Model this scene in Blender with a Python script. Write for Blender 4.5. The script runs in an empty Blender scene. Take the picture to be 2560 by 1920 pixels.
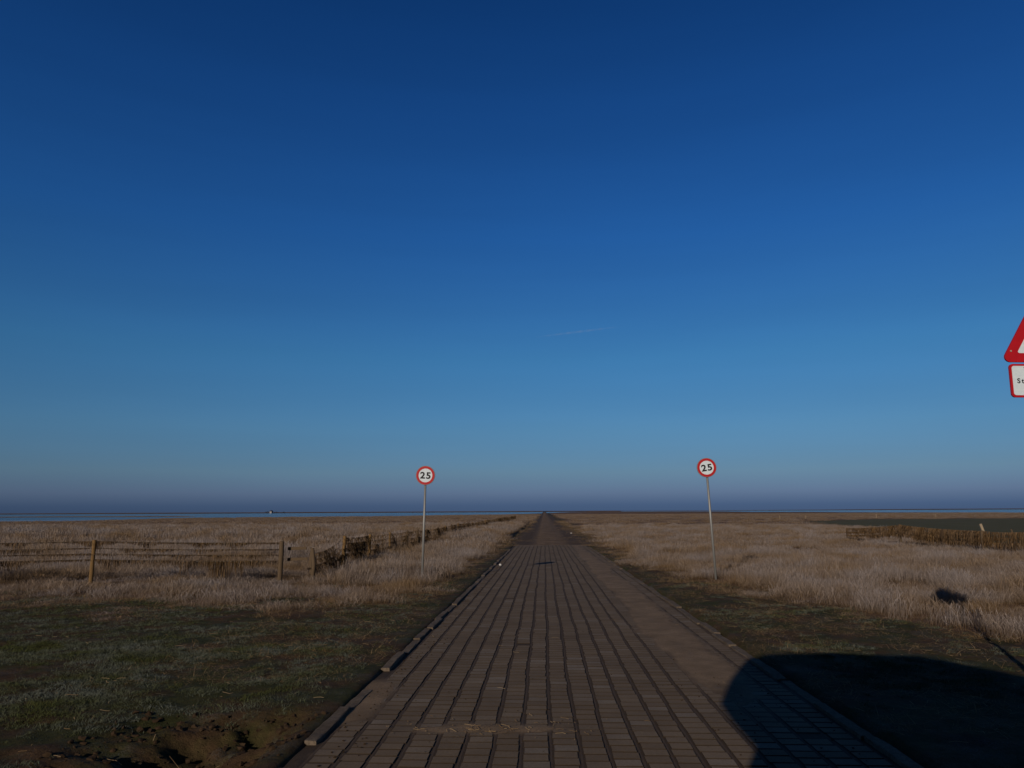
import bpy, bmesh, math, random
import numpy as np
from mathutils import Matrix, Vector, Euler

# ---------------------------------------------------------------- camera
SC = bpy.context.scene
COL = SC.collection
R = math.radians
cam_data = bpy.data.cameras.new("camera")
cam = bpy.data.objects.new("camera", cam_data)
COL.objects.link(cam)
cam_data.sensor_width = 36
cam_data.lens = 36 * 1850 / 2560
cam_data.clip_start = 0.05
cam_data.clip_end = 60000
cam.matrix_world = (Matrix.Translation((0, 0, 1.65)) @ Matrix.Rotation(R(2.41), 4, 'Z')
                    @ Matrix.Rotation(R(99.75), 4, 'X') @ Matrix.Rotation(R(-0.27), 4, 'Z'))
SC.camera = cam

# ---------------------------------------------------------------- light
SUN_AZ, SUN_EL = R(21.5), R(18.1)       # shadows fall 21.5 degrees right of the road
sd = bpy.data.lights.new("sun", 'SUN')
sd.energy = 3.6
sd.angle = R(0.5)
sd.color = (1.0, 0.86, 0.72)
sun = bpy.data.objects.new("sun", sd)
COL.objects.link(sun)
to_sun = Vector((-math.sin(SUN_AZ) * math.cos(SUN_EL), -math.cos(SUN_AZ) * math.cos(SUN_EL), math.sin(SUN_EL)))
sun.rotation_euler = to_sun.to_track_quat('Z', 'Y').to_euler()
sun.location = to_sun * 50

w = bpy.data.worlds.new("World")
SC.world = w
w.use_nodes = True
nt = w.node_tree
nt.nodes.clear()
out = nt.nodes.new('ShaderNodeOutputWorld')
bg = nt.nodes.new('ShaderNodeBackground')
sky = nt.nodes.new('ShaderNodeTexSky')
sky.sky_type = 'NISHITA'
sky.sun_disc = False
sky.sun_elevation = SUN_EL
sky.sun_rotation = R(180) + SUN_AZ
sky.air_density = 1.0
sky.dust_density = 0.3
sky.ozone_density = 2.0
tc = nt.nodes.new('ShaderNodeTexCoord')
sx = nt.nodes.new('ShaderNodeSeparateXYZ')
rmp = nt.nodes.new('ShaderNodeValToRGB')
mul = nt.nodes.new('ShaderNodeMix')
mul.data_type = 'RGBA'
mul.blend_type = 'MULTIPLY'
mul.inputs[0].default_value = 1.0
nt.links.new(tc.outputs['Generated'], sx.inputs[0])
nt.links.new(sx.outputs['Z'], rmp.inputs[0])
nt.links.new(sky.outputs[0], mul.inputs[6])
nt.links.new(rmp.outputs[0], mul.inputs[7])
side = nt.nodes.new('ShaderNodeMapRange')      # sky behind the viewpoint artificially dimmed, cutting fill light in the shadows
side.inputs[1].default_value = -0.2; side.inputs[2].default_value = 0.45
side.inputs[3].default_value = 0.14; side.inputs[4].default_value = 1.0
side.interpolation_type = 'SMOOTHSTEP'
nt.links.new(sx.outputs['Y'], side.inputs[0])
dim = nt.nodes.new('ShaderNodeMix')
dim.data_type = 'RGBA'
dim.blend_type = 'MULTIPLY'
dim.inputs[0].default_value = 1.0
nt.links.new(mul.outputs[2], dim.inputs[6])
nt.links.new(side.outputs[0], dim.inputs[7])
vmap = nt.nodes.new('ShaderNodeMapping')
vmap.inputs['Scale'].default_value = (1.2, 1.2, 14)
vmap.inputs['Rotation'].default_value = (0, R(1.5), 0)
veil = nt.nodes.new('ShaderNodeTexNoise')
veil.inputs['Scale'].default_value = 1.6; veil.inputs['Detail'].default_value = 6
vr = nt.nodes.new('ShaderNodeMapRange')
vr.inputs[1].default_value = .3; vr.inputs[2].default_value = .75
vr.inputs[3].default_value = .98; vr.inputs[4].default_value = 1.035
nt.links.new(tc.outputs['Generated'], vmap.inputs[0]); nt.links.new(vmap.outputs[0], veil.inputs['Vector'])
nt.links.new(veil.outputs['Fac'], vr.inputs[0])
vm = nt.nodes.new('ShaderNodeMix')
vm.data_type = 'RGBA'; vm.blend_type = 'MULTIPLY'
vm.inputs[0].default_value = 1.0
nt.links.new(dim.outputs[2], vm.inputs[6]); nt.links.new(vr.outputs[0], vm.inputs[7])
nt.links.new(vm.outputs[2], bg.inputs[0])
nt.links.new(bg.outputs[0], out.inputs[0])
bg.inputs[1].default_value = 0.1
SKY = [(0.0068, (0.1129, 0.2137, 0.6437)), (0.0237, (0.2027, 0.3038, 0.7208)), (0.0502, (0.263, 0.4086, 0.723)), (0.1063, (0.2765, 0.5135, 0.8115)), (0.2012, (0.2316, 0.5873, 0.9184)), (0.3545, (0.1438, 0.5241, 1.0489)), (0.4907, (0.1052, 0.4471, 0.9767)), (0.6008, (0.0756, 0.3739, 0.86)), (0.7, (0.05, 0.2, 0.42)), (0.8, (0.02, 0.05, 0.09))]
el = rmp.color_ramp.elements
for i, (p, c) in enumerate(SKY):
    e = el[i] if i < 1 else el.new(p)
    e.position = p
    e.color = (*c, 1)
if len(SKY) == 1:
    el[1].color = (1, 1, 1, 1)
    el[1].position = 1

SC.view_settings.view_transform = 'Standard'
SC.view_settings.look = 'None'
SC.view_settings.gamma = 1
SC.view_settings.exposure = -0.6
SC.cycles.max_bounces = 6
SC.cycles.transparent_max_bounces = 8

# ---------------------------------------------------------------- helpers
rng = np.random.default_rng(7)
random.seed(7)


def tag(o, label=None, cat=None, group=None, kind=None):
    if label: o['label'] = label
    if cat: o['category'] = cat
    if group: o['group'] = group
    if kind: o['kind'] = kind
    return o


def empty(name, loc, rz=0, label=None, cat=None, group=None):
    o = bpy.data.objects.new(name, None)
    o.empty_display_size = 0.2
    COL.objects.link(o)
    o.location = loc
    o.rotation_euler = (0, 0, rz)
    return tag(o, label, cat, group)


def link(name, me, mat=None, parent=None):
    if mat: me.materials.append(mat)
    o = bpy.data.objects.new(name, me)
    COL.objects.link(o)
    if parent: o.parent = parent
    return o


def np_mesh(name, co, faces, smooth=False):
    """faces: int array (n,3) or (n,4)"""
    me = bpy.data.meshes.new(name)
    co = np.asarray(co, dtype=np.float32)
    faces = np.asarray(faces, dtype=np.int32)
    n, k = faces.shape
    me.vertices.add(len(co))
    me.vertices.foreach_set('co', co.ravel())
    me.loops.add(n * k)
    me.loops.foreach_set('vertex_index', faces.ravel())
    me.polygons.add(n)
    me.polygons.foreach_set('loop_start', np.arange(0, n * k, k, dtype=np.int32))
    me.polygons.foreach_set('loop_total', np.full(n, k, dtype=np.int32))
    me.polygons.foreach_set('use_smooth', np.full(n, bool(smooth)))
    me.update(calc_edges=True)
    return me


def attr(me, name, vals, dom='POINT', typ='FLOAT'):
    a = me.attributes.new(name, typ, dom)
    if typ == 'FLOAT':
        a.data.foreach_set('value', np.asarray(vals, dtype=np.float32).ravel())
    elif typ == 'INT':
        a.data.foreach_set('value', np.asarray(vals, dtype=np.int32).ravel())
    elif typ == 'FLOAT_VECTOR':
        a.data.foreach_set('vector', np.asarray(vals, dtype=np.float32).ravel())
    elif typ == 'FLOAT_COLOR':
        a.data.foreach_set('color', np.asarray(vals, dtype=np.float32).ravel())


def _h(ix, iy, seed):
    n = (ix.astype(np.int64) * 374761393 + iy.astype(np.int64) * 668265263 + seed * 1442695041) & 0x7fffffff
    n = ((n ^ (n >> 13)) * 1274126177) & 0x7fffffff
    return ((n ^ (n >> 16)) & 0xffff) / 65535.0


def vnoise(x, y, seed=0):
    x = np.asarray(x, float); y = np.asarray(y, float)
    ix = np.floor(x); iy = np.floor(y)
    fx = x - ix; fy = y - iy
    fx = fx * fx * (3 - 2 * fx); fy = fy * fy * (3 - 2 * fy)
    a = _h(ix, iy, seed); b = _h(ix + 1, iy, seed); c = _h(ix, iy + 1, seed); d = _h(ix + 1, iy + 1, seed)
    return (a * (1 - fx) + b * fx) * (1 - fy) + (c * (1 - fx) + d * fx) * fy


def fbm(x, y, seed=0, oct=4):
    s = 0; a = 0.5; t = 0
    x = np.asarray(x, float); y = np.asarray(y, float)
    x, y = x * .857 - y * .515 + 3.7, x * .515 + y * .857 - 1.3
    for i in range(oct):
        s = s + a * vnoise(x, y, seed + i * 17); t += a
        x, y = (x * .6 - y * .8) * 2.03, (x * .8 + y * .6) * 2.03; a *= 0.5
    return s / t


def smooth(a, b, x):
    t = np.clip((np.asarray(x, float) - a) / (b - a), 0, 1)
    return t * t * (3 - 2 * t)


class MB:
    """collects boxes, tubes and free faces for one mesh"""
    def __init__(s): s.bm = bmesh.new()

    def box(s, c, size, rot=None, bevel=0, taper=1.0):
        m = Matrix.Translation(c) @ (rot.to_4x4() if rot else Matrix.Identity(4)) @ Matrix.Diagonal((*size, 1))
        r = bmesh.ops.create_cube(s.bm, size=1)
        if taper != 1:
            for v in r['verts']:
                if v.co.z > 0: v.co.x *= taper; v.co.y *= taper
        bmesh.ops.transform(s.bm, matrix=m, verts=r['verts'])
        if bevel:
            es = list({e for v in r['verts'] for e in v.link_edges})
            bmesh.ops.bevel(s.bm, geom=es, offset=bevel, segments=2, affect='EDGES', profile=.7)
        return s

    def tube(s, pts, rad, seg=10, cap=True):
        pts = [Vector(p) for p in pts]
        n = len(pts)
        rad = rad if hasattr(rad, '__len__') else [rad] * n
        rings = []
        up = Vector((0, 0, 1))
        for i, p in enumerate(pts):
            d = (pts[min(i + 1, n - 1)] - pts[max(i - 1, 0)]).normalized()
            a = d.cross(up if abs(d.z) < .95 else Vector((1, 0, 0))).normalized()
            b = d.cross(a).normalized()
            rings.append([s.bm.verts.new(p + (a * math.cos(t) + b * math.sin(t)) * rad[i])
                          for t in [2 * math.pi * k / seg for k in range(seg)]])
        for r1, r2 in zip(rings, rings[1:]):
            for k in range(seg):
                f = s.bm.faces.new((r1[k], r1[(k + 1) % seg], r2[(k + 1) % seg], r2[k]))
                f.smooth = True
        if cap:
            s.bm.faces.new(rings[0][::-1]); s.bm.faces.new(rings[-1])
        return s

    def prism(s, outline, y0, y1, bevel=0):
        """outline in x,z extruded from y0 to y1"""
        a = [s.bm.verts.new((x, y0, z)) for x, z in outline]
        b = [s.bm.verts.new((x, y1, z)) for x, z in outline]
        n = len(a)
        fs = [s.bm.faces.new(a), s.bm.faces.new(b[::-1])]
        for k in range(n):
            fs.append(s.bm.faces.new((a[k], b[k], b[(k + 1) % n], a[(k + 1) % n])))
        if bevel:
            bmesh.ops.bevel(s.bm, geom=[e for f in fs[:2] for e in f.edges], offset=bevel, segments=2, affect='EDGES')
        return s

    def build(s, name, mat, parent=None):
        bmesh.ops.recalc_face_normals(s.bm, faces=s.bm.faces[:])
        me = bpy.data.meshes.new(name)
        s.bm.to_mesh(me); s.bm.free()
        return link(name, me, mat, parent)


# ---------------------------------------------------------------- materials
def new_mat(name):
    m = bpy.data.materials.new(name)
    m.use_nodes = True
    t = m.node_tree
    p = t.nodes['Principled BSDF']
    p.inputs['Roughness'].default_value = 0.9
    p.inputs['Specular IOR Level'].default_value = 0.2
    return m, t, p


def N(t, typ, **kw):
    n = t.nodes.new(typ)
    for k, v in kw.items():
        if k.startswith('i_'):
            n.inputs[int(k[2:]) if k[2:].isdigit() else k[2:]].default_value = v
        else:
            setattr(n, k, v)
    return n


def noise(t, scale, detail=4, rough=.6, vec=None, w=0):
    n = N(t, 'ShaderNodeTexNoise')
    n.inputs['Scale'].default_value = scale
    n.inputs['Detail'].default_value = detail
    n.inputs['Roughness'].default_value = rough
    if vec is not None: t.links.new(vec, n.inputs['Vector'])
    return n.outputs['Fac']


def ramp(t, fac, stops, interp='LINEAR'):
    r = N(t, 'ShaderNodeValToRGB')
    r.color_ramp.interpolation = interp
    e = r.color_ramp.elements
    for i, (p, c) in enumerate(stops):
        k = e[i] if i < 2 else e.new(p)
        k.position = p
        k.color = (*c, 1) if hasattr(c, '__len__') else (c, c, c, 1)
    t.links.new(fac, r.inputs[0])
    return r.outputs[0]


def mix(t, fac, a, b, mode='MIX'):
    m = N(t, 'ShaderNodeMix', data_type='RGBA', blend_type=mode)
    for s, v in ((0, fac), (6, a), (7, b)):
        if hasattr(v, 'is_output') or isinstance(v, bpy.types.NodeSocket): t.links.new(v, m.inputs[s])
        elif s == 0: m.inputs[0].default_value = v
        else: m.inputs[s].default_value = (*v, 1)
    return m.outputs[2]


def math_(t, op, a, b=0.0, clamp=False):
    m = N(t, 'ShaderNodeMath', operation=op, use_clamp=clamp)
    for i, v in enumerate((a, b)):
        if isinstance(v, bpy.types.NodeSocket): t.links.new(v, m.inputs[i])
        else: m.inputs[i].default_value = v
    return m.outputs[0]


def bump(t, p, h, strength=.4, dist=.02):
    b = N(t, 'ShaderNodeBump')
    b.inputs['Strength'].default_value = strength
    b.inputs['Distance'].default_value = dist
    t.links.new(h, b.inputs['Height'])
    t.links.new(b.outputs[0], p.inputs['Normal'])


def wpos(t):
    return N(t, 'ShaderNodeNewGeometry').outputs['Position']


def attr_node(t, name):
    return N(t, 'ShaderNodeAttribute', attribute_name=name)


def plain(name, col, rough=.6, var=.15, scale=30, metal=0, spec=.3):
    m, t, p = new_mat(name)
    n = noise(t, scale, 5)
    c = ramp(t, n, [(.3, tuple(v * (1 - var) for v in col)), (.7, tuple(min(1, v * (1 + var)) for v in col))])
    t.links.new(c, p.inputs['Base Color'])
    p.inputs['Roughness'].default_value = rough
    p.inputs['Metallic'].default_value = metal
    p.inputs['Specular IOR Level'].default_value = spec
    return m


def grass_mat(name, gold, tan, frost, root, frost_amt=.5, transl=.25, patch=.25):
    m, t, p = new_mat(name)
    pos = wpos(t)
    big = noise(t, patch, 3, .6, pos)
    mid = noise(t, patch * 5, 3, .6, pos)
    rnd = N(t, 'ShaderNodeObjectInfo').outputs['Random']
    hgt = attr_node(t, 'tip').outputs['Fac']
    br = attr_node(t, 'blade_tone').outputs['Fac']
    f1 = math_(t, 'ADD', math_(t, 'MULTIPLY', mid, .8), math_(t, 'MULTIPLY', br, .5))
    c = mix(t, ramp(t, f1, [(.45, 0), (.85, 1)]), gold, tan)
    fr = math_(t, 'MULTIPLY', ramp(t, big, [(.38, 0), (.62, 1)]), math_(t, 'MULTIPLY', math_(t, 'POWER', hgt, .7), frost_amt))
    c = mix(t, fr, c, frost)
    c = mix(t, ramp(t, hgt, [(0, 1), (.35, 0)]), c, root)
    tone = math_(t, 'ADD', .72, math_(t, 'MULTIPLY', br, .55))
    hs = N(t, 'ShaderNodeHueSaturation')
    t.links.new(tone, hs.inputs['Value'])
    t.links.new(c, hs.inputs['Color'])
    c = hs.outputs[0]
    t.links.new(c, p.inputs['Base Color'])
    p.inputs['Roughness'].default_value = .85
    p.inputs['Specular IOR Level'].default_value = .1
    tr = N(t, 'ShaderNodeBsdfTranslucent')
    t.links.new(c, tr.inputs[0])
    ms = N(t, 'ShaderNodeMixShader')
    ms.inputs[0].default_value = transl
    t.links.new(p.outputs[0], ms.inputs[1]); t.links.new(tr.outputs[0], ms.inputs[2])
    t.links.new(ms.outputs[0], t.nodes['Material Output'].inputs[0])
    return m


# ---------------------------------------------------------------- terrain shape
def base(y):
    y = np.asarray(y, float)
    return -0.007 * np.clip(y, 0, 45)


XL = [0, 16, 18, 20, 29, 46, 60, 120, 280, 3000]
VL = [-2.4, -2.6, -2.5, -2.3, -2.3, -2.4, -2.4, -2.3, -2.1, -2.1]
YR = [0, 10.3, 11.45, 13.5, 16, 20, 26.7, 45, 71, 300, 3000]
VR = [7.6, 6.2, 5.5, 4.75, 4.3, 3.5, 2.95, 3.2, 3.5, 4.4, 4.4]


def in_field(x, y):
    """short green pasture to the right"""
    n = (fbm(x * .05, y * .05, 5) - .5)
    left = np.interp(y, [34, 44, 60, 75, 93, 125, 150, 165], [20.5, 22, 29, 35, 34, 42, 62, 120])
    return smooth(-2, 3, x - left - n * 6) * smooth(33, 36, y + n * 3) * (1 - smooth(158, 166, y + n * 8))


def tallness(x, y):
    """0..1: how thick the tall dry grass stands"""
    n = fbm(x * .9, y * .9, 31, 3) - .5 + (fbm(x * .3, y * .22, 35, 3) - .5) * .8 * smooth(30, 50, y)
    left = smooth(-.25, .8, np.interp(y, XL, VL) - x + n * 1.4) * smooth(13.2, 16.9, y + n * 7)
    right = smooth(-.5, 1.2, x - np.interp(y, YR, VR) + n * 2.4) * smooth(6, 8, y)
    t = np.maximum(left, right) * (1 - in_field(x, y))
    return t


def water_mask(x, y):
    """1 where the tidal water lies"""
    u = x / np.maximum(y, 1)
    shore_u = [-3.0, -.75, -.644, -.577, -.5, -.356, -.193, -.06, 0.0, .02, .06, .2, .283, .44, .62, 3.0]
    shore_d = [140, 158, 172, 215, 262, 300, 320, 440, 640, 900, 1500, 1500, 760, 520, 385, 300]
    sdist = np.interp(u, shore_u, shore_d)
    n = (fbm(x * .012, y * .012, 77, 4) - .5)
    wet = smooth(0, 14, y - sdist * (1 + .16 * n))
    far = np.where(u < .1, 1500, 2600)
    wet = wet * (1 - smooth(0, 40, y - far))
    # low mud bank lying in the left water
    bank = smooth(.35, .6, 1 - np.abs(y - 420 - n * 60) / 90) * (1 - smooth(-.5, -.42, u + n * .1))
    return wet * (1 - bank)


def ground_z(x, y):
    z = base(y).copy()
    onroad = smooth(-1.80, -1.72, x) * (1 - smooth(2.4, 2.6, x)) * smooth(-60, -59, y) 
    off = 1 - onroad
    bumps = (fbm(x * 1.1, y * 1.1, 3, 5) - .5) * .07 + (fbm(x * 5, y * 5, 9, 3) - .5) * .03
    near = 1 - smooth(40, 120, y)
    z = z + off * (bumps * near * smooth(0, .8, np.maximum(-1.85 - x, x - 2.45)) + .030 + (fbm(x * 3, y * 3, 505, 3) - .5) * .03 * near)
    z = z + off * (fbm(x * .15, y * .15, 13, 3) - .5) * .12 * smooth(3, 9, np.abs(x)) * near
    z = z - onroad * .13
    # muddy churned hole beside the kerb at the near left
    rut = smooth(0, .6, -1.85 - x) * smooth(0, .9, x + 3.45 + (fbm(x * 2, y * 2, 55) - .5)) * (1 - smooth(5.9, 6.9, y + (fbm(x * 1.5, y * 1.5, 56) - .5) * 1.4))* smooth(1, 2, y)
    z = z + rut * (-.20 + (fbm(x * 2.2, y * 2.2, 57, 3) - .5) * .50 + (fbm(x * 7, y * 7, 58, 4) - .5) * .26)
    z = z + smooth(0, .35, -2.3 - x + (fbm(x * .8, y * .8, 66) - .5) * .8) * smooth(44, 50, y) * (1 - smooth(130, 180, y)) * .22
    # the marsh beyond is very slightly uneven, the water bed lies low
    farb = smooth(60, 200, y) * (fbm(x * .02, y * .02, 21, 4) - .5) * .25
    z = z + off * farb
    z = z - water_mask(x, y) * 1.2
    # far banks beyond the water
    u = x / np.maximum(y, 1)
    z = z + smooth(1500, 1560, y) * (u < .1) * (1.2 + 1.2 * fbm(x * .004, y * .001, 91))
    z = z + smooth(2600, 2700, y) * (u >= .1) * 3.0 * smooth(.15, .5, u)
    return z


def axis(fine0, fine1, step, lo, hi, grow):
    a = list(np.arange(fine0, fine1 + 1e-6, step))
    s = step; v = fine1
    while v < hi:
        s *= grow; v += s; a.append(v)
    s = step; v = fine0
    b = []
    while v > lo:
        s *= grow; v -= s; b.append(v)
    return np.array(b[::-1] + a)


def grid_mesh(name, xs, ys, zf, smooth_=True):
    X, Y = np.meshgrid(xs, ys)
    Z = zf(X, Y)
    co = np.stack([X, Y, Z], -1).reshape(-1, 3)
    nx, ny = len(xs), len(ys)
    i = np.arange((ny - 1) * (nx - 1)); r = i // (nx - 1); c = i % (nx - 1)
    a = r * nx + c
    f = np.stack([a, a + 1, a + nx + 1, a + nx], -1)
    return np_mesh(name, co, f, smooth_), co


gx = axis(-7, 7, .045, -6000, 6000, 1.045)
gy = axis(3.5, 18, .045, -3000, 9000, 1.035)
g_me, g_co = grid_mesh('ground', gx, gy, ground_z)
X, Y = g_co[:, 0], g_co[:, 1]
zones = np.zeros((len(g_co), 4), np.float32)
zones[:, 0] = tallness(X, Y)
zones[:, 1] = in_field(X, Y)
zones[:, 2] = smooth(0.02, .4, water_mask(X, Y))
zones[:, 3] = 1
attr(g_me, 'zones', zones, 'POINT', 'FLOAT_COLOR')

m, t, p = new_mat('soil_and_turf')
pos = wpos(t)
fine = noise(t, 14, 6, .7, pos)
midn = noise(t, 1.6, 5, .6, pos)
bign = noise(t, .35, 4, .6, pos)
tiny = noise(t, 90, 4, .7, pos)
turf = mix(t, ramp(t, fine, [(.35, 0), (.65, 1)]), (.065, .066, .022), (.036, .038, .014))
mud = mix(t, ramp(t, fine, [(.3, 0), (.7, 1)]), (.105, .065, .034), (.055, .034, .019))
c = mix(t, ramp(t, math_(t, 'ADD', math_(t, 'MULTIPLY', midn, .6), math_(t, 'MULTIPLY', bign, .4)), [(.44, 0), (.56, 1)]), mud, turf)
frostm = math_(t, 'MULTIPLY', ramp(t, noise(t, 2.2, 5, .65, pos), [(.5, 0), (.68, 1)]), ramp(t, tiny, [(.45, 0), (.6, .55)]))
c = mix(t, frostm, c, (.15, .165, .175))
zn = attr_node(t, 'zones').outputs['Color']
sep = N(t, 'ShaderNodeSeparateColor')
t.links.new(zn, sep.inputs[0])
# dead straw litter under and beyond the tall grass
mp = N(t, 'ShaderNodeMapping')
mp.inputs['Scale'].default_value = (1, .35, 1)
t.links.new(pos, mp.inputs[0])
far1 = noise(t, .05, 6, .7, mp.outputs[0])
far2 = noise(t, .6, 4, .7, pos)
marsh = mix(t, ramp(t, far1, [(.35, 0), (.6, 1)]), (.15, .085, .045), (.25, .165, .115))
marsh = mix(t, ramp(t, far2, [(.3, .6), (.6, 0)]), marsh, (.09, .055, .03))
c = mix(t, sep.outputs[0], c, marsh)
fieldc = mix(t, ramp(t, noise(t, .3, 6, .7, mp.outputs[0]), [(.3, 0), (.7, 1)]), (.095, .095, .045), (.135, .125, .07))
c = mix(t, sep.outputs[1], c, fieldc)
c = mix(t, sep.outputs[2], c, (.05, .045, .04))
t.links.new(c, p.inputs['Base Color'])
p.inputs['Specular IOR Level'].default_value = .1
bump(t, p, math_(t, 'ADD', fine, math_(t, 'MULTIPLY', tiny, .4)), .8, .03)
M_soil = m
g_me.materials.append(m)
ground = bpy.data.objects.new('ground', g_me)
COL.objects.link(ground)
tag(ground, 'frosted short turf, bare mud and flat brown salt marsh reaching the horizon', kind='structure')

# tidal water
m, t, p = new_mat('tidal_water')
pos = wpos(t)
p.inputs['Base Color'].default_value = (.02, .035, .06, 1)
p.inputs['Roughness'].default_value = .12
p.inputs['Specular IOR Level'].default_value = .12
mp = N(t, 'ShaderNodeMapping'); mp.inputs['Scale'].default_value = (.02, .2, 1)
t.links.new(pos, mp.inputs[0])
t.links.new(ramp(t, noise(t, .25, 4, .6, mp.outputs[0]), [(.4, .06), (.6, .3)]), p.inputs['Roughness'])
bump(t, p, noise(t, 3, 3, .6, mp.outputs[0]), .05, .02)
wm, _ = grid_mesh('water', np.linspace(-6000, 6000, 20), np.linspace(130, 9000, 20), lambda x, y: np.full_like(x, -.40))
tag(link('water', wm, m), 'flat blue tidal water lying beyond the marsh', kind='structure')

# ---------------------------------------------------------------- road
RX0, RX1 = -1.66, 2.33
NCOL = 19
CW = (RX1 - RX0) / NCOL
ROW = .152
PY0, PY1 = -6.0, 44.4


def wave(k, y):
    """sideways wander of the joint line k at distance y"""
    amp = .022 * np.sin(np.pi * np.clip(k / NCOL, 0, 1)) ** .5
    return amp * ((fbm(y * .45, 0 * y + 3.3, 41, 3) - .5) * 2.2 + (vnoise(y * .8, 0 * y + k * 7.7, 43) - .5) * 1.1)


def mud_h(x, y):
    """how far mud and sand lies above the paver tops (metres, negative = clean)"""
    n = fbm(x * 1.7, y * .9, 61, 5) - .5
    n2 = fbm(x * 9, y * 7, 62, 3) - .5
    right = smooth(1.15, 1.7, x) * (1 - smooth(1.85, 2.2, x) * .62) * smooth(5.5, 9, y) * (1 - smooth(30, 40, y) * .4)
    left = (1 - smooth(-1.62, -1.25, x)) * (.25 + .6 * smooth(8.6, 7.4, y) * smooth(5.9, 6.8, y))
    end = smooth(41.5, 44.2, y + n * 3)
    patch = np.exp(-((x + .45) / .75) ** 2 - ((y - 6.2) / .20) ** 2) * (.35 + 1.0 * fbm(x * 4, y * 8, 63, 3))
    cover = np.maximum.reduce([right, left, end * .5, patch])
    return -.0050 + cover * .0098 + n * .0085 + n2 * .0025


# pavers: one bevelled stone each, slightly out of level, in one road sheet
ks, rs = np.meshgrid(np.arange(NCOL), np.arange(int((PY1 - PY0) / ROW)))
ks = ks.ravel().astype(float); rs = rs.ravel().astype(float)
yc = PY0 + (rs + .5) * ROW + (_h(ks, ks * 3, 5) - .5) * .12
xa = RX0 + ks * CW + wave(ks, yc); xb = RX0 + (ks + 1) * CW + wave(ks + 1, yc)
xc = (xa + xb) / 2 + (_h(ks, rs, 70) - .5) * .011
hw = (xb - xa) / 2 - .0150 - _h(ks, rs, 71) * .006
hl = ROW / 2 - .0072 - _h(ks, rs, 72) * .0045
tz = (_h(ks, rs, 73) - .5) * .002
tx = (_h(ks, rs, 74) - .5) * .009; ty = (_h(ks, rs, 75) - .5) * .010
rzv = (_h(ks, rs, 76) - .5) * .05
keep = _h(ks, rs, 79) > .004
sel = keep
ks, rs, xc, yc, hw, hl, tz, tx, ty, rzv = [a[sel] for a in (ks, rs, xc, yc, hw, hl, tz, tx, ty, rzv)]
n = len(xc)
bv = .0035
ring = []
for (inx, zz) in ((0, -.05), (0, -bv * .7), (bv, 0.0)):
    for sx_, sy_ in ((-1, -1), (1, -1), (1, 1), (-1, 1)):
        lx = sx_ * (hw - inx); ly = sy_ * (hl - inx * .7)
        px = lx * np.cos(rzv) - ly * np.sin(rzv); py = lx * np.sin(rzv) + ly * np.cos(rzv)
        ring.append(np.stack([xc + px, yc + py, base(yc + py) + tz + zz + lx * tx + ly * ty], -1))
co = np.stack(ring, 1).reshape(-1, 3)
q = []
for l in (0, 4):
    for k in range(4):
        q.append([l + k, l + (k + 1) % 4, l + 4 + (k + 1) % 4, l + 4 + k])
q.append([8, 9, 10, 11])
q = np.array(q)
faces = (np.arange(n)[:, None, None] * 12 + q[None]).reshape(-1, 4)
me = np_mesh('paved_road', co, faces)
attr(me, 'stone', np.repeat(_h(ks, rs, 77), 12))
attr(me, 'rim', np.tile(np.repeat([0.0, 0.0, 1.0], 4), n))
m, t, p = new_mat('concrete_paver')
pos = wpos(t)
st = attr_node(t, 'stone').outputs['Fac']
c = ramp(t, st, [(0, (.190, .138, .088)), (.3, (.218, .162, .107)), (.85, (.240, .182, .125)), (1, (.27, .225, .18))])
d1 = noise(t, 1.3, 5, .65, pos)
c = mix(t, ramp(t, d1, [(.4, 0), (.7, .6)]), c, (.13, .097, .068))
c = mix(t, ramp(t, noise(t, 60, 4, .7, pos), [(.35, .35), (.6, 0)]), c, (.09, .065, .045))
c = mix(t, ramp(t, attr_node(t, 'rim').outputs['Fac'], [(.80, 0), (.995, 1)]), (.038, .026, .017), c)   # silt clings to the sides of each stone
t.links.new(c, p.inputs['Base Color'])
bump(t, p, noise(t, 120, 4, .7, pos), .35, .004)
road = link('paved_road', me, m)
tag(road, 'road of small worn brown-grey paving stones laid in straight wavering columns', kind='structure')

# the dirt between and over the stones
xs = np.arange(RX0 - .17, RX1 + .1, .0085)
ys = axis(3.6, 12, .035, -6, 44.6, 1.02)
ys = ys[ys < 44.7]


def bed_z(x, y):
    z = mud_h(x, y)
    kf = (x - RX0) / CW
    k = np.clip(np.round(kf), 0, NCOL)
    dx = x - (RX0 + k * CW + wave(k, y))
    ridge = np.exp(-(dx / .008) ** 2) - .9 * np.exp(-(dx / .017) ** 4)
    clean = 1 - smooth(-.002, .001, z)
    z = np.maximum(z, -.0062) + clean * (ridge * .004 - .001)
    edge = smooth(RX0 + .02, RX0 - .06, x) + smooth(RX1, RX1 + .08, x)
    return base(y) + z - edge * .0


me, bco = grid_mesh('joint_dirt', xs, ys, bed_z)
kf_ = np.clip(np.round((bco[:, 0] - RX0) / CW), 0, NCOL)
attr(me, 'ridge', np.exp(-((bco[:, 0] - (RX0 + kf_ * CW + wave(kf_, bco[:, 1]))) / .007) ** 2))
attr(me, 'mud', mud_h(bco[:, 0], bco[:, 1]))
m, t, p = new_mat('road_dirt')
pos = wpos(t)
mh = attr_node(t, 'mud').outputs['Fac']
deep = mix(t, noise(t, 25, 4, .7, pos), (.052, .036, .024), (.088, .061, .041))
deep = mix(t, attr_node(t, 'ridge').outputs['Fac'], deep, (.115, .083, .06))
top = mix(t, ramp(t, noise(t, 2.5, 6, .65, pos), [(.35, 0), (.7, 1)]), (.20, .138, .082), (.335, .238, .15))
top = mix(t, ramp(t, noise(t, 70, 4, .7, pos), [(.35, .5), (.55, 0)]), top, (.08, .055, .035))
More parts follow.
